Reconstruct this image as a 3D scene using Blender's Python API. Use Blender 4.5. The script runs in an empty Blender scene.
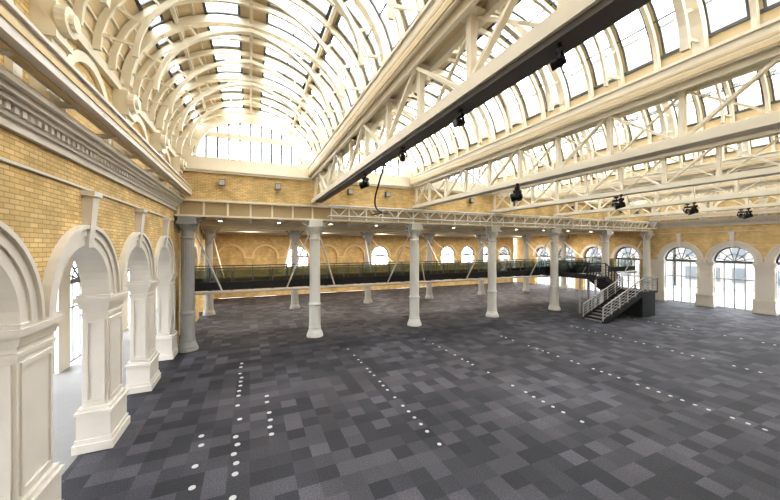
import bpy, bmesh, math, random
from mathutils import Vector, Matrix
random.seed(7)
C=bpy.context.scene.collection
S=bpy.context.scene
try:
    S.view_settings.view_transform='Standard'
    S.view_settings.look='None'
    S.view_settings.exposure=0.0
    S.view_settings.gamma=0.87
except Exception: pass

# ------------------------------------------------------------------ materials
def mat(name,col,rough=0.6,metal=0.0,emit=None,es=1.0,noise=0.0,nscale=3.0,spec=0.3):
    m=bpy.data.materials.new(name); m.use_nodes=True
    nt=m.node_tree; b=nt.nodes['Principled BSDF']
    b.inputs['Base Color'].default_value=(*col,1); b.inputs['Roughness'].default_value=rough
    b.inputs['Metallic'].default_value=metal; b.inputs['Specular IOR Level'].default_value=spec
    if emit:
        b.inputs['Emission Color'].default_value=(*emit,1); b.inputs['Emission Strength'].default_value=es
    if noise>0:
        tc=nt.nodes.new('ShaderNodeTexCoord'); n=nt.nodes.new('ShaderNodeTexNoise')
        n.inputs['Scale'].default_value=nscale; n.inputs['Detail'].default_value=4
        nt.links.new(tc.outputs['Object'],n.inputs['Vector'])
        r=nt.nodes.new('ShaderNodeMix'); r.data_type='RGBA'
        r.inputs[6].default_value=(*[c*(1-noise) for c in col],1); r.inputs[7].default_value=(*[min(1,c*(1+noise)) for c in col],1)
        nt.links.new(n.outputs['Fac'],r.inputs[0]); nt.links.new(r.outputs[2],b.inputs['Base Color'])
    return m
def brick(name,axis):
    m=mat(name,(.7,.5,.22),.85); nt=m.node_tree; b=nt.nodes['Principled BSDF']
    tc=nt.nodes.new('ShaderNodeTexCoord'); sp=nt.nodes.new('ShaderNodeSeparateXYZ'); cb=nt.nodes.new('ShaderNodeCombineXYZ')
    nt.links.new(tc.outputs['Object'],sp.inputs[0])
    nt.links.new(sp.outputs[axis],cb.inputs[0]); nt.links.new(sp.outputs[2],cb.inputs[1])
    t=nt.nodes.new('ShaderNodeTexBrick'); t.inputs['Scale'].default_value=1.0
    t.inputs['Color1'].default_value=(.82,.62,.31,1); t.inputs['Color2'].default_value=(.66,.46,.20,1)
    t.inputs['Mortar'].default_value=(.46,.35,.19,1)
    t.inputs['Mortar Size'].default_value=.010; t.inputs['Brick Width'].default_value=.26; t.inputs['Row Height'].default_value=.09
    nt.links.new(cb.outputs[0],t.inputs['Vector'])
    n=nt.nodes.new('ShaderNodeTexNoise'); n.inputs['Scale'].default_value=1.3; n.inputs['Detail'].default_value=5
    nt.links.new(tc.outputs['Object'],n.inputs['Vector'])
    r=nt.nodes.new('ShaderNodeMapRange'); r.inputs['From Min'].default_value=.3; r.inputs['From Max'].default_value=.7
    r.inputs['To Min'].default_value=.78; r.inputs['To Max'].default_value=1.12
    nt.links.new(n.outputs['Fac'],r.inputs['Value'])
    mx=nt.nodes.new('ShaderNodeVectorMath'); mx.operation='SCALE'
    nt.links.new(t.outputs['Color'],mx.inputs[0]); nt.links.new(r.outputs[0],mx.inputs['Scale'])
    nt.links.new(mx.outputs[0],b.inputs['Base Color'])
    return m
def glass(name,tint,mixf=.08):
    m=bpy.data.materials.new(name); m.use_nodes=True; nt=m.node_tree; nt.nodes.clear()
    o=nt.nodes.new('ShaderNodeOutputMaterial'); t=nt.nodes.new('ShaderNodeBsdfTransparent'); g=nt.nodes.new('ShaderNodeBsdfGlossy')
    t.inputs[0].default_value=(*tint,1); g.inputs['Roughness'].default_value=.05; mx=nt.nodes.new('ShaderNodeMixShader'); mx.inputs[0].default_value=mixf
    nt.links.new(t.outputs[0],mx.inputs[1]); nt.links.new(g.outputs[0],mx.inputs[2]); nt.links.new(mx.outputs[0],o.inputs[0])
    return m
def carpet():
    m=mat('carpet_tiles',(.06,.06,.065),.65,spec=.35); nt=m.node_tree; b=nt.nodes['Principled BSDF']; N=nt.nodes; L=nt.links
    tc=N.new('ShaderNodeTexCoord')
    def snap(sx,sy,off):
        a=N.new('ShaderNodeVectorMath'); a.operation='ADD'; a.inputs[1].default_value=off; L.new(tc.outputs['Object'],a.inputs[0])
        s=N.new('ShaderNodeVectorMath'); s.operation='SNAP'; s.inputs[1].default_value=(sx,sy,50); L.new(a.outputs[0],s.inputs[0])
        w=N.new('ShaderNodeTexWhiteNoise'); w.noise_dimensions='3D'; L.new(s.outputs[0],w.inputs['Vector']); return w.outputs['Value']
    w1=snap(.5,.5,(0.003,0.003,1)); w2=snap(1.5,1.0,(7.5,4.0,1))
    big=N.new('ShaderNodeTexNoise'); big.inputs['Scale'].default_value=.2; big.inputs['Detail'].default_value=2; L.new(tc.outputs['Object'],big.inputs['Vector'])
    m1=N.new('ShaderNodeMath'); m1.operation='MULTIPLY'; m1.inputs[1].default_value=.50; L.new(w1,m1.inputs[0])
    m2=N.new('ShaderNodeMath'); m2.operation='MULTIPLY_ADD'; m2.inputs[1].default_value=.08; L.new(w2,m2.inputs[0]); L.new(m1.outputs[0],m2.inputs[2])
    m3=N.new('ShaderNodeMath'); m3.operation='MULTIPLY_ADD'; m3.inputs[1].default_value=.8; L.new(big.outputs['Fac'],m3.inputs[0]); L.new(m2.outputs[0],m3.inputs[2])
    r=N.new('ShaderNodeValToRGB'); e=r.color_ramp.elements
    e[0].position=.30; e[0].color=(.017,.018,.023,1); e[1].position=1.0; e[1].color=(.105,.101,.118,1)
    k=e.new(.55); k.color=(.031,.031,.038,1); k=e.new(.78); k.color=(.058,.056,.066,1)
    L.new(m3.outputs[0],r.inputs[0])
    fn=N.new('ShaderNodeTexNoise'); fn.inputs['Scale'].default_value=30; fn.inputs['Detail'].default_value=5; L.new(tc.outputs['Object'],fn.inputs['Vector'])
    mr=N.new('ShaderNodeMapRange'); mr.inputs['From Min'].default_value=.3; mr.inputs['From Max'].default_value=.7; mr.inputs['To Min'].default_value=.55; mr.inputs['To Max'].default_value=1.45; L.new(fn.outputs['Fac'],mr.inputs['Value'])
    vs=N.new('ShaderNodeVectorMath'); vs.operation='SCALE'; L.new(r.outputs[0],vs.inputs[0]); L.new(mr.outputs[0],vs.inputs['Scale'])
    L.new(vs.outputs[0],b.inputs['Base Color'])
    bp=N.new('ShaderNodeBump'); bp.inputs['Strength'].default_value=.15; L.new(fn.outputs['Fac'],bp.inputs['Height']); L.new(bp.outputs[0],b.inputs['Normal'])
    return m
WHITE=mat('painted_stone_white',(.74,.70,.64),.55,noise=.07,nscale=2)
CREAM=mat('cream_painted_iron',(.83,.77,.64),.5,noise=.05,nscale=1.5)
BOARD=mat('cream_roof_boarding',(.72,.59,.38),.6,noise=.08,nscale=2)
YCEIL=mat('warm_ceiling_plaster',(.76,.60,.35),.7,noise=.1,nscale=1)
TAN=mat('tan_beam_web',(.50,.39,.23),.7,noise=.1,nscale=1)
BRY=brick('yellow_brick_long',1); BRX=brick('yellow_brick_cross',0)
COLM=mat('pale_painted_column',(.70,.69,.65),.45,noise=.05)
COLD=mat('grey_painted_column',(.36,.36,.35),.45,noise=.08)
DARK=mat('dark_metal',(.028,.028,.032),.45)
BLACK=mat('black_metal',(.012,.012,.014),.4)
GREY=mat('grey_metal',(.16,.16,.17),.45)
LGREY=mat('light_grey_rail',(.45,.45,.45),.45)
TRUSSM=mat('aluminium_truss',(.72,.71,.68),.4)
BROWN=mat('dark_cable_tray',(.14,.13,.12),.5)
FRAME=mat('window_frame_grey',(.12,.135,.15),.5)
LFRAME=mat('light_door_frame',(.34,.36,.37),.5)
GLASS=glass('clear_glass',(.95,.97,.98)); GGL=glass('balustrade_glass',(.44,.50,.47),.12)
STONE=mat('pale_paving',(.26,.255,.25),.5,noise=.06)
FAC=mat('outside_facade',(.28,.27,.26),.8,noise=.3,nscale=.8)
LAMP=mat('lamp_glow',(1,1,.95),.4,emit=(1,.93,.8),es=12)
DISC=mat('floor_disc_white',(.48,.48,.49),.4)
CARPET=carpet()

# ------------------------------------------------------------------ mesh builder
ident=lambda u,n,z:(u,n,z)
class MB:
    def __init__(s,T=ident): s.v=[];s.f=[];s.m=[];s.T=T
    def hexa(s,p,mi=0):
        o=len(s.v); s.v+= [s.T(*q) for q in p]
        for q in ((0,1,2,3),(4,7,6,5),(0,4,5,1),(1,5,6,2),(2,6,7,3),(3,7,4,0)):
            s.f.append(tuple(o+i for i in q)); s.m.append(mi)
    def box(s,a,b,c,d,e,f,mi=0):
        s.hexa([(a,c,e),(b,c,e),(b,d,e),(a,d,e),(a,c,f),(b,c,f),(b,d,f),(a,d,f)],mi)
    def quad(s,p,mi=0):
        o=len(s.v); s.v+=[s.T(*q) for q in p]; s.f.append(tuple(range(o,o+len(p)))); s.m.append(mi)
    def bar(s,p,q,w,h,mi=0,up=(0,0,1)):
        p=Vector(p);q=Vector(q);d=(q-p).normalized();u=Vector(up)
        if abs(d.dot(u))>.98:u=Vector((1,0,0))
        a=d.cross(u).normalized()*w/2;b=a.cross(d).normalized()*h/2
        s.hexa([tuple(x) for x in (p-a-b,p+a-b,p+a+b,p-a+b,q-a-b,q+a-b,q+a+b,q-a+b)],mi)
    def cyl(s,p,q,r,n=8,mi=0,r2=None):
        r2=r if r2 is None else r2
        p=Vector(p);q=Vector(q);d=(q-p).normalized();u=Vector((0,0,1))
        if abs(d.dot(u))>.98:u=Vector((1,0,0))
        a=d.cross(u).normalized();b=a.cross(d).normalized();o=len(s.v)
        for (c,rr) in ((p,r),(q,r2)):
            for i in range(n):
                t=2*math.pi*i/n; s.v.append(s.T(*(c+a*rr*math.cos(t)+b*rr*math.sin(t))))
        for i in range(n):
            j=(i+1)%n; s.f.append((o+i,o+j,o+n+j,o+n+i)); s.m.append(mi)
        s.f.append(tuple(o+i for i in range(n)));s.m.append(mi)
        s.f.append(tuple(o+n+i for i in reversed(range(n))));s.m.append(mi)
    def lathe(s,cx,cy,prof,n=24,mi=0,flute=None):
        o=len(s.v)
        for (r,z) in prof:
            for i in range(n):
                t=2*math.pi*i/n; rr=r
                if flute and flute[0]<=z<=flute[1] and i%2: rr=r*.93
                s.v.append(s.T(cx+rr*math.cos(t),cy+rr*math.sin(t),z))
        for k in range(len(prof)-1):
            for i in range(n):
                j=(i+1)%n; s.f.append((o+k*n+i,o+k*n+j,o+(k+1)*n+j,o+(k+1)*n+i)); s.m.append(mi)
        s.f.append(tuple(o+i for i in reversed(range(n))));s.m.append(mi)
        e=o+(len(prof)-1)*n; s.f.append(tuple(e+i for i in range(n)));s.m.append(mi)
    def ring(s,uc,zc,r0,r1,n0,n1,mi=0,N=20,a0=0,a1=180):
        for i in range(N):
            t0=math.radians(a0+(a1-a0)*i/N);t1=math.radians(a0+(a1-a0)*(i+1)/N)
            P=lambda r,t,n:(uc+r*math.cos(t),n,zc+r*math.sin(t))
            s.hexa([P(r0,t0,n0),P(r1,t0,n0),P(r1,t1,n0),P(r0,t1,n0),P(r0,t0,n1),P(r1,t0,n1),P(r1,t1,n1),P(r0,t1,n1)],mi)
    def archwall(s,u0,u1,n0,n1,zc,zt,uc,r,mi=0,N=16):
        s.box(u0,uc-r,n0,n1,zc,zt,mi); s.box(uc+r,u1,n0,n1,zc,zt,mi)
        for i in range(N):
            t0=math.pi*(1-i/N);t1=math.pi*(1-(i+1)/N)
            a=uc+r*math.cos(t0);b=uc+r*math.cos(t1);za=zc+r*math.sin(t0);zb=zc+r*math.sin(t1)
            s.hexa([(a,n0,za),(b,n0,zb),(b,n1,zb),(a,n1,za),(a,n0,zt),(b,n0,zt),(b,n1,zt),(a,n1,zt)],mi)
    def build(s,name,mats,parent=None,smooth=False,loc=None):
        me=bpy.data.meshes.new(name); me.from_pydata(s.v,[],s.f)
        for x in mats: me.materials.append(x)
        me.polygons.foreach_set('material_index',s.m)
        bm=bmesh.new(); bm.from_mesh(me); bmesh.ops.recalc_face_normals(bm,faces=bm.faces); bm.to_mesh(me); bm.free()
        if smooth:
            me.polygons.foreach_set('use_smooth',[True]*len(me.polygons))
            try: me.set_sharp_from_angle(angle=math.radians(32))
            except Exception: pass
        me.update()
        ob=bpy.data.objects.new(name,me); C.objects.link(ob)
        if parent: ob.parent=parent
        if loc: ob.location=loc
        return ob
def inst(src,loc,rot=0,scale=None):
    o=bpy.data.objects.new(src.name.split('.')[0],src.data); C.objects.link(o); o.location=loc; o.rotation_euler=(0,0,rot)
    if scale: o.scale=scale
    return o

# ------------------------------------------------------------------ dimensions
XL,XR=-3.6,38.75; YS,YC,YF=-4.0,20.0,38.5
BAY=3.77; SPR=4.2; RI,RO=1.34,1.83; TH=.55
CX=[3.68+6.95*k for k in range(5)]
ROOFX=[XL]+CX+[XR]
piers=[8.0+BAY*k for k in range(-3,4)]
arches=[6.115+BAY*k for k in range(-2,4)]
TL=lambda u,n,z:(XL+n,u,z)
TR=lambda u,n,z:(XR-n,u,z)

# ------------------------------------------------------------------ floor
b=MB(); b.box(XL-TH,XR+TH,YS,YF,-.1,0); b.build('floor',[CARPET])
b=MB(); b.box(XL-40,XR+40,YS-40,YF+40,-.3,-.12)
b.build('ground_outside',[STONE])
b=MB(); b.box(XL-4.0,XL-TH,YS,YF,-.1,0.0); b.build('floor_arcade',[STONE])
b=MB(); y=-30
while y<60:
    w=random.uniform(8,13); h=random.uniform(7,11)
    b.box(XR+18,XR+24,y,y+w-.4,-.12,h,0)
    for k in range(int(w//2.4)):
        for j in range(int(h//3.2)):
            b.box(XR+17.93,XR+18,y+.8+k*2.4,y+2.0+k*2.4,1.0+j*3.2,2.8+j*3.2,1)
    y+=w
b.build('street_buildings',[FAC,FRAME])

b=MB()
def disc(x,y,r=.085): b.cyl((x,y,0.0),(x,y,.012),r,14)
for X,y0,y1,st in ((4.85,7.2,16.8,.42),(9.55,6.8,17,.40),(14.2,3.0,15.5,.36),(20.5,5,16,.42),(27.0,6,16,.45)):
    y=y0
    while y<y1:
        if random.random()<.86: disc(X+random.uniform(-.02,.02),y,.06)
        y+=st*random.choice((1,1,1,1.6))
for X,y0,y1 in ((-.35,6.5,17),(-1.25,6.5,12),(.6,10,13)):
    y=y0
    while y<y1:
        if random.random()<.75: disc(X+random.uniform(-.05,.05),y,.075)
        y+=random.choice((.42,.5,.8))
b.build('floor_light_discs',[DISC])

# ------------------------------------------------------------------ side arcades
def arcade(T,name):
    w=MB(T)
    for uc in arches:
        w.archwall(uc-BAY/2,uc+BAY/2,-TH,0,SPR,7.55,uc,RI+.02)
    w.box(YS,arches[0]-BAY/2,-TH,0,SPR,7.55)
    w.box(arches[-1]+BAY/2,YC,-TH,0,SPR,7.55)
    w.box(YS,YC,-TH,0,7.55,10.3)
    wall=w.build('wall_'+name,[BRY])
    p=MB(T)
    for u in piers:
        h=.54
        for (e,z0,z1) in ((.16,0,.22),(.12,.22,.34),(.09,.34,.98),(.13,.98,1.06),(.07,1.06,1.16),(.0,1.16,3.62),(.03,3.62,3.70),(0,3.70,3.82),(.04,3.82,3.9),(.07,3.9,4.0),(.12,4.0,4.12),(.09,4.12,SPR)):
            p.box(u-h-e,u+h+e,-TH-e,e,z0,z1)
        for (a0,a1,c0,c1) in ((-.47,-.39,1.25,3.52),(.39,.47,1.25,3.52),(-.39,.39,1.25,1.34),(-.39,.39,3.43,3.52)):
            p.box(u+a0,u+a1,0,.035,c0,c1)
        for (a0,a1,c0,c1) in ((-TH+.06,-TH+.13,1.25,3.52),(-.13,-.06,1.25,3.52),(-TH+.13,-.13,1.25,1.34),(-TH+.13,-.13,3.43,3.52)):
            p.box(u-h-.035,u-h,a0,a1,c0,c1)
    for uc in arches:
        p.ring(uc,SPR,RI,RI+.025,-TH-.01,.0)
        p.ring(uc,SPR,RI,RI+.22,0,.05); p.ring(uc,SPR,RI+.22,RI+.40,0,.09); p.ring(uc,SPR,RI+.40,RO,0,.15)
        z0=SPR+RI-.06
        p.hexa([(uc-.11,0,z0),(uc+.11,0,z0),(uc+.11,.12,z0),(uc-.11,.12,z0),(uc-.17,0,6.70),(uc+.17,0,6.70),(uc+.17,.22,6.70),(uc-.17,.22,6.70)])
        p.box(uc-.22,uc+.22,0,.26,6.70,6.82)
    p.box(YS,YC-.2,0,.05,6.86,6.91)
    p.build('arcade_piers_'+name,[WHITE],wall)
    c=MB(T)
    c.box(YS,YC,0,.08,7.40,7.55); c.box(YS,YC,0,.14,7.55,7.62)
    y=YS
    while y<YC-.2:
        c.box(y,y+.11,.10,.20,7.62,7.74); y+=.2
    c.box(YS,YC,0,.10,7.62,7.74)
    c.box(YS,YC,0,.26,7.74,7.82); c.box(YS,YC,0,.34,7.82,7.92); c.box(YS,YC,0,.44,7.92,8.0); c.box(YS,YC,0,.40,8.0,8.06)
    c.box(YS,YC-.3,.42,.78,8.22,8.30); c.box(YS,YC-.3,.42,.50,8.30,8.58); c.box(YS,YC-.3,.70,.78,8.30,8.54)
    c.box(YS,YC-.3,.68,.84,8.54,8.60,0); c.box(YS,YC-.3,.78,.80,8.36,8.46,1); c.box(YS,YC-.3,.50,.62,8.19,8.22,1)
    for u in [q+o for q in piers for o in (0,BAY/2)]:
        if u<YC-.3: c.bar((u,0,8.15),(u,.6,8.2),.08,.1)
    c.build('trim_cornice_'+name,[WHITE,YCEIL],wall)
    l=MB(T)
    for uc in arches:
        l.ring(uc,8.75,1.05,1.28,0,.10,N=18)
        l.box(uc-1.28,uc-1.05,0,.1,8.2,8.75); l.box(uc+1.05,uc+1.28,0,.1,8.2,8.75)
    for u in piers:
        if u>YC: continue
        l.box(u-.22,u+.22,0,.22,8.3,9.18); l.box(u-.30,u+.30,0,.40,9.3,9.42); l.box(u-.26,u+.26,0,.32,9.18,9.3)
        l.box(u-.28,u+.28,0,.30,8.06,8.3)
        l.cyl((u,.34,9.75),(u,.50,9.75),.27,16); l.cyl((u,.50,9.75),(u,.58,9.75),.15,12)
        l.box(u-.2,u+.2,0,.35,9.42,10.05)
    l.box(YS,YC,0,.16,10.05,10.3)
    l.build('trim_upper_'+name,[CREAM],wall)
    return wall
arcade(TL,'left'); arcade(TR,'right')

wn=[0]
def screen(T,us,n,r=RI,spr=SPR,frame=FRAME,door=LFRAME,doors=True):
    for uc in us:
        wn[0]+=1
        s=MB(T)
        s.ring(uc,spr,r-.10,r,n-.05,n+.05,0,N=16); s.box(uc-r,uc+r,n-.06,n+.06,spr-.14,spr+.06,0)
        s.ring(uc,spr,r*.48,r*.48+.06,n-.03,n+.03,0,N=12)
        for a in range(15,180,30):
            t=math.radians(a); s.bar((uc+.1*math.cos(t),n,spr+.1*math.sin(t)),(uc+(r-.04)*math.cos(t),n,spr+(r-.04)*math.sin(t)),.06,.06,0,up=(0,1,0))
        z00=.05 if doors else 3.2
        for i in range(5):
            x=uc-r+2*r*i/4; s.box(x-.03,x+.03,n-.04,n+.04,z00,spr,1)
        for z in ((.04,2.6) if doors else (3.2,)): s.box(uc-r,uc+r,n-.045,n+.045,z,z+.08,1)
        s.quad([(uc-r,n,z00),(uc+r,n,z00)]+[(uc+r*math.cos(math.radians(a)),n,spr+r*math.sin(math.radians(a))) for a in range(0,181,12)],2)
        s.build('window_%d'%wn[0],[frame,door,GLASS])
screen(TR,arches,-.35)
XO=-7.6
TO=lambda u,n,z:(XO+n,u,z)
o=MB(TO); oc=[YS+BAY/2+BAY*k+.35 for k in range(11)]
for uc in oc:
    o.archwall(uc-BAY/2,uc+BAY/2,-.4,0,3.9,7.6,uc,1.4)
    o.box(uc-BAY/2,uc-1.4,-.4,0,0,3.9); o.box(uc+1.4,uc+BAY/2,-.4,0,0,3.9)
o.build('wall_outer_left',[WHITE])
screen(TO,oc,-.2,1.4,3.9)
b=MB(); b.box(XO,XL-TH,YS,YF,7.6,7.75); b.build('ceiling_arcade',[WHITE])

# ------------------------------------------------------------------ back + far walls
b=MB(); b.box(XL-4,XR+TH,YS-.4,YS,0,14); b.build('wall_back',[BRX])
TF=lambda u,n,z:(u,YF-n,z)
f=MB(TF); fc=[XL+1.74+3.475*k for k in range(12)]
openw=[]
for k,uc in enumerate(fc):
    f.archwall(uc-1.7375,uc+1.7375,-.5,0,4.4,7.8,uc,1.2)
    f.box(uc-1.7375,uc-1.2,-.5,0,0,4.4); f.box(uc+1.2,uc+1.7375,-.5,0,0,4.4)
    if k%3==2 or k>=9:
        openw.append(uc); f.box(uc-1.2,uc+1.2,-.5,-.05,0,3.2)
    else:
        f.box(uc-1.2,uc+1.2,-.5,-.2,0,5.65)
fw=f.build('wall_far',[BRX])
f=MB(TF)
for uc in fc:
    f.ring(uc,4.4,1.2,1.42,0,.06,1); f.box(uc-1.74,uc-1.2,-.0,.08,4.25,4.4,1); f.box(uc+1.2,uc+1.74,0,.08,4.25,4.4,1)
f.box(XL,XR,0,.12,6.9,7.2)
f.build('trim_far',[WHITE,YCEIL],fw)
screen(TF,openw,-.3,1.2,4.4,doors=False)
for T,nm in ((TL,'far_left'),(TR,'far_right')):
    w=MB(T); us=[YC+2.3+BAY*k for k in range(4)]
    w.box(YC,us[0]-BAY/2,-TH,0,0,7.6); w.box(us[-1]+BAY/2,YF,-TH,0,0,7.6)
    for uc in us:
        w.archwall(uc-BAY/2,uc+BAY/2,-TH,0,SPR,7.6,uc,RI)
        w.box(uc-BAY/2,uc-RI,-TH,0,0,SPR); w.box(uc+RI,uc+BAY/2,-TH,0,0,SPR)
    ww=w.build('wall_'+nm,[BRY])
    w=MB(T)
    for uc in us: w.ring(uc,SPR,RI,RI+.3,0,.08)
    w.build('trim_'+nm,[WHITE],ww)
    if nm=='far_right': screen(T,us,-.35)

c=MB(); xs=[XL]+CX+[XR]
for i in range(len(xs)-1):
    x0,x1=xs[i],xs[i+1]; n=4; w=(x1-x0)/n
    for j in range(n):
        a=x0+w*j
        for k in range(8):
            p=k/8;q=(k+1)/8; za=7.35+.45*math.sin(math.pi*p);zb=7.35+.45*math.sin(math.pi*q)
            c.hexa([(a+w*p,YC+.3,za),(a+w*q,YC+.3,zb),(a+w*q,YF,zb),(a+w*p,YF,za),(a+w*p,YC+.3,8),(a+w*q,YC+.3,8),(a+w*q,YF,8),(a+w*p,YF,8)],0)
        c.box(a-.07,a+.07,YC+.3,YF,7.15,7.4,1)
for Y in (24.9,29.7,34.2): c.box(XL,XR,Y-.18,Y+.18,6.95,7.4,1)
c.build('ceiling',[YCEIL,CREAM])
b=MB()
for x in [XL+1.9+3.475*k for k in range(12)]:
    for y in (22.5,27.3,32.0,36.2): b.cyl((x,y,7.3),(x,y,7.12),.13,12,0); b.cyl((x,y,7.12),(x,y,7.10),.11,12,1)
b.build('ceiling_downlights',[WHITE,LAMP])

# ------------------------------------------------------------------ gable above the columns
g=MB(); g.box(XL,XR,YC,YC+.35,7.9,10.2,0)
wg=g.build('wall_gable',[BRX])
t=MB()
t.box(XL,XR,YC-.14,YC,9.55,9.66); t.box(XL,XR,YC-.22,YC,9.66,9.75); t.box(XL,XR,YC-.1,YC,9.75,10.2)
t.box(XL,XR,YC-.1,YC+.3,7.2,7.9,1)
t.box(XL,XR,YC-.3,YC-.1,7.12,7.22); t.box(XL,XR,YC-.3,YC-.1,7.95,8.06)
x=XL+.1
while x<XR-1:
    t.box(x,x+.1,YC-.16,YC-.1,7.22,7.95); x+=1.16
t.build('trim_gable_beam',[CREAM,TAN],wg)
b=MB()
for x in [XL+2.2,XL+5.1]+[c+o for c in CX for o in (2.2,4.8)]:
    if x>XR-1: continue
    b.box(x-.05,x+.05,YC-.12,YC,9.0,9.1,0); b.box(x-.16,x+.16,YC-.34,YC-.12,8.86,9.2,0); b.box(x-.13,x+.13,YC-.36,YC-.34,8.9,9.16,1)
b.build('wall_floodlights',[GREY,LGREY],wg)
t=MB(); a0,a1=XL+7.9,XR-.9; Yt=19.15; z0,z1=7.36,7.98
for (yy,zz) in ((Yt-.22,z0),(Yt+.22,z0),(Yt-.22,z1),(Yt+.22,z1)): t.cyl((a0,yy,zz),(a1,yy,zz),.045,8)
x=a0;k=0
while x<a1-.6:
    t.cyl((x,Yt-.22,z0 if k%2 else z1),(x+.62,Yt-.22,z1 if k%2 else z0),.035,6)
    for zz in (z0,z1): t.cyl((x,Yt-.22,zz),(x+.62,Yt+.22,zz),.02,6)
    x+=.62;k+=1
t.build('lighting_truss',[TRUSSM])
t=MB()
for X in CX[1:]:
    for sx in (-1.2,1.2):
        t.cyl((X+sx,Yt,z1+.06),(X+sx*.2,Yt,8.16),.012,6)
t.build('truss_hanging_wires',[GREY])

# ------------------------------------------------------------------ vaulted roof
RISE,ZS=2.9,10.25
STEP=BAY/4
ribY=[piers[0]+STEP*k for k in range(-0,25)]
def P(xc,a,t,off=0):
    t=math.radians(t); return (xc+(a-off)*math.cos(t), ZS+(RISE-off)*math.sin(t))
for bi in range(len(ROOFX)-1):
    x0,x1=ROOFX[bi],ROOFX[bi+1]; xc=(x0+x1)/2; a=(x1-x0)/2-.1
    s=MB()
    solid=[(-2,10),(47,53),(82,96),(112,134),(142,182)]; gl=[(10,47),(53,82),(96,112),(134,142)]
    for (t0,t1) in solid:
        n=max(1,int((t1-t0)/6)); 
        for i in range(n):
            p=t0+(t1-t0)*i/n;q=t0+(t1-t0)*(i+1)/n
            A=P(xc,a,p);B=P(xc,a,q);A2=P(xc,a,p,-.08);B2=P(xc,a,q,-.08)
            s.hexa([(A[0],YS,A[1]),(B[0],YS,B[1]),(B[0],YC+.3,B[1]),(A[0],YC+.3,A[1]),(A2[0],YS,A2[1]),(B2[0],YS,B2[1]),(B2[0],YC+.3,B2[1]),(A2[0],YC+.3,A2[1])],0)
    for tt in (118,126,150,158,166,173):
        A=P(xc,a,tt,.02); s.box(A[0]-.03,A[0]+.03,YS,YC,A[1]-.03,A[1]+.03,1)
    for (t0,t1) in gl:
        n=3
        for i in range(n):
            p=t0+(t1-t0)*i/n;q=t0+(t1-t0)*(i+1)/n;A=P(xc,a,p,-.03);B=P(xc,a,q,-.03)
            s.quad([(A[0],YS,A[1]),(B[0],YS,B[1]),(B[0],YC,B[1]),(A[0],YC,A[1])],2)
        for tt in ((t0,t1,(t0+t1)/2) if t1-t0>20 else (t0,t1)):
            A=P(xc,a,tt,.01); w=.04 if tt in (t0,t1) else .02; s.box(A[0]-w,A[0]+w,YS,YC,A[1]-w,A[1]+w,3)
        for y in ribY:
            for i in range(n):
                p=t0+(t1-t0)*i/n;q=t0+(t1-t0)*(i+1)/n;A=P(xc,a,p);B=P(xc,a,q);A2=P(xc,a,p,-.07);B2=P(xc,a,q,-.07)
                ya,yb=y-.13,y+.13
                s.hexa([(A[0],ya,A[1]),(B[0],ya,B[1]),(B[0],yb,B[1]),(A[0],yb,A[1]),(A2[0],ya,A2[1]),(B2[0],ya,B2[1]),(B2[0],yb,B2[1]),(A2[0],yb,A2[1])],0)
                for yy in (ya,yb):
                    s.bar((A[0],yy,A[1]),(B[0],yy,B[1]),.04,.05,3,up=(0,1,0))
    for tt in (50,90,128):
        A=P(xc,a,tt,.12); s.box(A[0]-.05,A[0]+.05,YS,YC,A[1]-.07,A[1]+.07,1)
    roof=s.build('roof_vault',[BOARD,CREAM,GLASS,FRAME])
    r=MB()
    for k,y in enumerate(ribY):
        if y>YC: continue
        main=(k%4==0); wd=.12 if main else .05; dp=.24 if main else .16
        N=22
        for i in range(N):
            p=180*i/N;q=180*(i+1)/N
            A=P(xc,a,p,.04);B=P(xc,a,q,.04);A2=P(xc,a,p,.04+dp);B2=P(xc,a,q,.04+dp)
            r.hexa([(A[0],y-wd,A[1]),(B[0],y-wd,B[1]),(B[0],y+wd,B[1]),(A[0],y+wd,A[1]),(A2[0],y-wd,A2[1]),(B2[0],y-wd,B2[1]),(B2[0],y+wd,B2[1]),(A2[0],y+wd,A2[1])])
            if k%2==0:
                e=lambda t:.32+.5*abs(math.cos(math.radians(t)))**1.0
                A=P(xc,a,p,e(p));B=P(xc,a,q,e(q));A2=P(xc,a,p,e(p)+.12);B2=P(xc,a,q,e(q)+.12)
                r.hexa([(A[0],y-wd*.7,A[1]),(B[0],y-wd*.7,B[1]),(B[0],y+wd*.7,B[1]),(A[0],y+wd*.7,A[1]),(A2[0],y-wd*.7,A2[1]),(B2[0],y-wd*.7,B2[1]),(B2[0],y+wd*.7,B2[1]),(A2[0],y+wd*.7,A2[1])])
                if i%2==1:
                    Aw=P(xc,a,p,.1); Bw=P(xc,a,p,e(p)+.05); r.bar((Aw[0],y,Aw[1]),(Bw[0],y,Bw[1]),.07,.05,0,up=(0,1,0))
    r.build('ribs',[CREAM],roof)
    wn[0]+=1
    l=MB()
    aa=a-.02
    for i in range(24):
        p=180*i/24;q=180*(i+1)/24;A=P(xc,aa,p,0);B=P(xc,aa,q,0);A2=P(xc,aa,p,.6);B2=P(xc,aa,q,.6)
        l.hexa([(A[0],YC-.05,A[1]),(B[0],YC-.05,B[1]),(B[0],YC+.25,B[1]),(A[0],YC+.25,A[1]),(A2[0],YC-.05,A2[1]),(B2[0],YC-.05,B2[1]),(B2[0],YC+.25,B2[1]),(A2[0],YC+.25,A2[1])])
    l.box(x0,x1,YC-.08,YC+.3,10.2,10.42)
    for j in range(-5,6):
        x=xc+j*.56; h=ZS+RISE*math.sqrt(max(0,1-((x-xc)/aa)**2))-.1
        l.box(x-.05,x+.05,YC,YC+.12,10.4,h,2)
    l.box(xc-3.1,xc+3.1,YC-.02,YC+.14,11.55,11.85)
    l.quad([(xc+aa*math.cos(math.radians(d)),YC+.15,ZS+RISE*math.sin(math.radians(d))) for d in range(0,181,10)],1)
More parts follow.
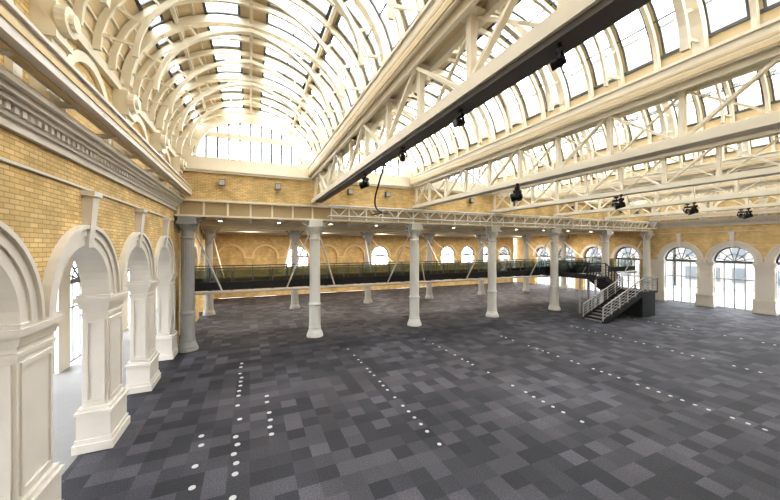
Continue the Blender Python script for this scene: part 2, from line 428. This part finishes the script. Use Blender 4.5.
    l.build('window_%d'%wn[0],[CREAM,GLASS,FRAME])

# ------------------------------------------------------------------ girders
def girder(X):
    g=MB(); zb,zt=8.2,9.75; y0,y1=YS,YC-.1
    for sx in (-.2,.2):
        g.box(X+sx-.05,X+sx+.05,y0,y1,zb,zb+.2); g.box(X+sx-.05,X+sx+.05,y0,y1,zt-.12,zt+.08)
    g.box(X-.25,X+.25,y0,y1,zb-.03,zb-.001)
    y=YC-.2-BAY/2; ys=[]
    while y>y0: ys.append(y); y-=BAY/2
    ys=[YC-.3]+ys
    for i,y in enumerate(ys):
        g.bar((X,y,zb),(X,y,zt),.14,.14)
        if i+1<len(ys):
            y2=ys[i+1]
            if i%2==0: g.bar((X-.12,y,zb+.1),(X-.12,y2,zt-.05),.07,.12,0,up=(1,0,0)); 
            else: g.bar((X-.12,y,zt-.05),(X-.12,y2,zb+.1),.07,.12,0,up=(1,0,0))
            if i%2==0: g.bar((X+.12,y,zt-.05),(X+.12,y2,zb+.1),.05,.07,0,up=(1,0,0))
            else: g.bar((X+.12,y,zb+.1),(X+.12,y2,zt-.05),.05,.07,0,up=(1,0,0))
        for zz in (zb+.1,zt-.05): g.box(X-.2,X+.2,y-.2,y+.2,zz-.02,zz+.02)
    g.box(X-.42,X+.42,y0,y1,9.83,9.95,1); g.box(X-.42,X-.34,y0,y1,9.95,10.26); g.box(X+.34,X+.42,y0,y1,9.95,10.26)
    g.box(X-.47,X+.47,y0,y1,10.26,10.34)
    for sx in (-1,1):
        g.box(X+sx*.425-.005,X+sx*.425+.005,y0,y1,10.00,10.07,1); g.box(X+sx*.36-.03,X+sx*.36+.03,y0,y1,9.79,9.83,0)
    return g.build('roof_truss',[CREAM,BOARD])
for X in CX: girder(X)
b=MB(); ye=18.7; b.box(3.48,3.84,YS,ye,8.07,8.15); b.box(3.48,3.51,YS,ye,8.15,8.165); b.box(3.81,3.84,YS,ye,8.15,8.165)
b.build('cable_tray',[BROWN])

# ------------------------------------------------------------------ columns
def colmesh(m,name):
    c=MB()
    c.lathe(0,0,[(.50,0),(.50,.12),(.46,.16),(.47,.22),(.42,.30),(.36,.50),(.38,.56),(.36,.62),(.345,.70),(.345,1.9),(.38,1.95),(.38,2.02),(.335,2.08),(.33,2.2),(.31,5.9),(.34,5.95),(.34,6.02),(.30,6.06),(.30,6.3),(.35,6.4),(.40,6.5),(.46,6.62),(.46,6.7)],32,0,flute=(2.1,5.9))
    c.box(-.48,.48,-.48,.48,6.7,6.82); c.box(-.40,.40,-.40,.40,6.82,7.12)
    for sx in (-1,1):
        for i in range(5):
            t0=math.pi/2*i/5;t1=math.pi/2*(i+1)/5
            c.bar((sx*(.40+.45*(1-math.cos(t0))),0,6.25+.85*math.sin(t0)),(sx*(.40+.45*(1-math.cos(t1))),0,6.25+.85*math.sin(t1)),.12,.12,0,up=(0,1,0))
    return c.build(name,[m],smooth=True)
c0=colmesh(COLM,'column'); c0.location=(CX[0],YC,0)
for x in CX[1:]+[XR-.55]: inst(c0,(x,YC,0))
cd=colmesh(COLD,'column'); cd.location=(XL+.55,YC,0)
for x in CX+[XL+.55,XR-.55]: inst(cd,(x,29.7,0),0,(.92,.92,.975))

# ------------------------------------------------------------------ mezzanine
m=MB(); y0,y1=21.4,24.2; xa,xb=XL+.1,XR-.1
m.box(xa,xb,y0,y1,3.0,3.15,0); m.box(xa,xb,y0-.06,y0,2.95,3.42,0); m.box(xa,xb,y1,y1+.06,2.95,3.42,0)
m.cyl((xa,y0-.16,2.84),(xb,y0-.16,2.84),.09,10,1)
m.cyl((xa,y1+.16,2.84),(xb,y1+.16,2.84),.09,10,1)
G0,G1=25.0,26.2
x=xa+.2
while x<xb:
    if not (G0+.05<x<G1-.05):
        m.box(x-.03,x+.03,y0-.03,y0+.03,3.15,4.22,2)
    m.box(x-.03,x+.03,y1-.03,y1+.03,3.15,4.22,2)
    m.box(x-.05,x+.05,y0,y1,2.86,3.0,0)
    x+=1.15
for (p,q) in ((xa,G0),(G1,xb)):
    m.box(p,q,y0-.04,y0+.04,4.2,4.27,2); m.quad([(p,y0,3.3),(q,y0,3.3),(q,y0,4.12),(p,y0,4.12)],3)
    m.box(p,q,y0-.015,y0+.015,3.75,3.77,2)
m.box(xa,xb,y1-.04,y1+.04,4.2,4.27,2); m.quad([(xa,y1,3.3),(xb,y1,3.3),(xb,y1,4.12),(xa,y1,4.12)],3)
mz=m.build('mezzanine_walkway',[DARK,WHITE,FRAME,GGL])
m=MB()
for k,X in enumerate([XL+.55]+CX+[XR-.55]):
    for sx in (-1,1):
        e=X+sx*1.55
        if e<xa or e>xb: continue
        if not (k==4 and sx==1): m.cyl((X+sx*.35,YC+.25,6.2),(e,y0-.16,2.9),.05,8)
        m.cyl((X+sx*.35,29.4,6.2),(e,y1+.16,2.9),.045,8)
m.build('hanger_struts',[WHITE],mz)

# ------------------------------------------------------------------ staircase
s=MB()
A0,A1,B0,B1=14.9,16.4,16.6,18.1
s.box(G0,G1,B1,21.32,3.02,3.15,0); s.box(G0-.02,G0+.02,B0,21.3,2.9,3.3,0)
for x in (G0,G1):
    s.box(x-.035,x+.035,B1,21.3,4.15,4.22,0)
    for y in (B1+.1,19.0,20.0,21.25): s.box(x-.03,x+.03,y-.03,y+.03,3.15,4.2,0)
    s.quad([(x,B1,3.25),(x,21.3,3.25),(x,21.3,4.05),(x,B1,4.05)],4)
s.box(G0,G1,B0,B1,3.0,3.15,0)
s.box(G0-.035,G0+.035,B0,B1,4.15,4.22,0); s.box(G0,G1,B0-.03,B0+.03,4.15,4.22,0)
for z in (3.4,3.65,3.9): s.box(G0,G1,B0-.012,B0+.012,z,z+.025,0); s.box(G0-.012,G0+.012,B0,B1,z,z+.025,0)
zl=2.0
def flight(xa,za,xb,zb,ya,yb,n,rail):
    for i in range(n):
        x0=xa+(xb-xa)*i/n;x1=xa+(xb-xa)*(i+1)/n;z=za+(zb-za)*(i+1)/n
        s.box(min(x0,x1)-.02,max(x0,x1)+.02,ya,yb,z-.05,z,2)
        s.box(x0-.012,x0+.012,ya,yb,min(z,z-(zb-za)/n),max(z,z-(zb-za)/n),0)
    for y in (ya-.04,yb+.04):
        s.bar((xa,y,za-.10),(xb,y,zb-.10),.06,.40,0)
        s.bar((xa,y,za+1.05),(xb,y,zb+1.05),.07,.07,rail)
        for k in (.25,.45,.65,.85): s.bar((xa,y,za+k),(xb,y,zb+k),.025,.03,rail)
        for i in range(6):
            x=xa+(xb-xa)*i/5;z=za+(zb-za)*i/5; s.box(x-.03,x+.03,y-.03,y+.03,z,z+1.05,rail)
flight(G1,3.1,28.0,zl,B0+.05,B1-.05,6,0)
flight(28.0,zl,23.2,0.1,A0+.05,A1-.05,11,1)
s.box(28.0,29.9,A0,B1,zl-.14,zl,0)
s.box(28.1,29.8,A0+.1,B1-.1,0,zl-.14,3)
for (a,c,d,e) in ((28.0,A0,29.9,A0),(29.9,A0,29.9,B1),(28.0,B1,29.9,B1)):
    s.bar((a,c,zl+1.05),(d,e,zl+1.05),.07,.07,1)
    for k in (.2,.4,.6,.8): s.bar((a,c,zl+k),(d,e,zl+k),.02,.025,1)
    for i in range(4):
        x=a+(d-a)*i/3;y=c+(e-c)*i/3; s.box(x-.025,x+.025,y-.025,y+.025,zl,zl+1.05,1)
for (x,y) in ((25.08,B0+.1),(25.08,B1-.1),(26.1,B1-.1)): s.box(x-.06,x+.06,y-.06,y+.06,0,3.0,1)
s.build('staircase',[DARK,LGREY,mat('stair_tread',(.16,.155,.15),.6),mat('stair_panel_dark',(.03,.035,.04),.5),GGL])

# ------------------------------------------------------------------ stage lights
def stagelight():
    s=MB()
    s.box(-.12,.12,-.05,.05,-.10,0,0); s.cyl((0,0,-.1),(0,0,-.2),.03,8)
    s.box(-.20,.20,-.10,.10,-.32,-.20,0)
    for x in (-.19,.19): s.box(x-.02,x+.02,-.05,.05,-.62,-.3,0)
    s.cyl((0,-.16,-.50),(0,.12,-.56),.13,14,0,r2=.16); s.cyl((0,.12,-.56),(0,.26,-.59),.16,14,0,r2=.18)
    s.cyl((0,.26,-.59),(0,.265,-.591),.14,14,1)
    s.box(-.26,-.20,-.06,.06,-.56,-.42,0); s.box(.2,.26,-.06,.06,-.56,-.42,0)
    return s.build('stage_light',[BLACK,GREY])
sl=stagelight(); sl.location=(3.60,2.85,8.065); sl.rotation_euler=(0,0,.5); sl.scale=(.40,.40,.40)
for (y,r) in ((4.95,1.5),(7.4,-.4)): inst(sl,(3.6,y,8.065),r,(.45,.45,.45))
inst(sl,(3.7,10.6,8.065),.8,(.7,.7,.7))
for X in CX[1:]:
    inst(sl,(X-.3,10.2,8.165),.7); inst(sl,(X+.25,10.75,8.165),-1.2,(.8,.8,.8))
def cable(pts,name,r=.03):
    cu=bpy.data.curves.new(name,'CURVE'); cu.dimensions='3D'; cu.bevel_depth=r; sp=cu.splines.new('NURBS'); sp.points.add(len(pts)-1)
    for i,p in enumerate(pts): sp.points[i].co=(*p,1)
    sp.use_endpoint_u=True; sp.order_u=4; cu.materials.append(BLACK); o=bpy.data.objects.new(name,cu); C.objects.link(o)
cable([(3.98,9.4,8.05),(4.0,9.6,8.3),(4.2,10.4,7.9),(4.2,11.0,7.4),(4.5,11.8,7.0),(5.2,12.6,6.9),(6.5,14.5,7.2),(7.0,17,7.5),(7.0,18.8,7.5)],'hanging_cable')

# ------------------------------------------------------------------ lights
W=bpy.data.worlds.new('sky'); S.world=W; W.use_nodes=True
bg=W.node_tree.nodes['Background']; bg.inputs[0].default_value=(.94,.965,1.0,1); bg.inputs[1].default_value=10.5
def area(name,loc,rot,sx,sy,e,col):
    l=bpy.data.lights.new(name,'AREA'); l.shape='RECTANGLE'; l.size=sx; l.size_y=sy; l.energy=e; l.color=col
    o=bpy.data.objects.new(name,l); C.objects.link(o); o.location=loc; o.rotation_euler=rot; return o
for x in [XL+3.6+6.95*k for k in range(6)]:
    for y in (26.5,33):
        area('downlight',(x,y,7.05),(0,0,0),1.2,1.2,400,(1,.90,.76))

# ------------------------------------------------------------------ camera
cam=bpy.data.cameras.new('camera'); cam.sensor_width=36; cam.lens=36*320/780; cam.clip_start=.05; cam.clip_end=500; cam.shift_y=-.0038
co=bpy.data.objects.new('camera',cam); C.objects.link(co); co.location=(0,0,5.5); co.rotation_euler=(math.radians(90),0,math.radians(-23.63))
S.camera=co
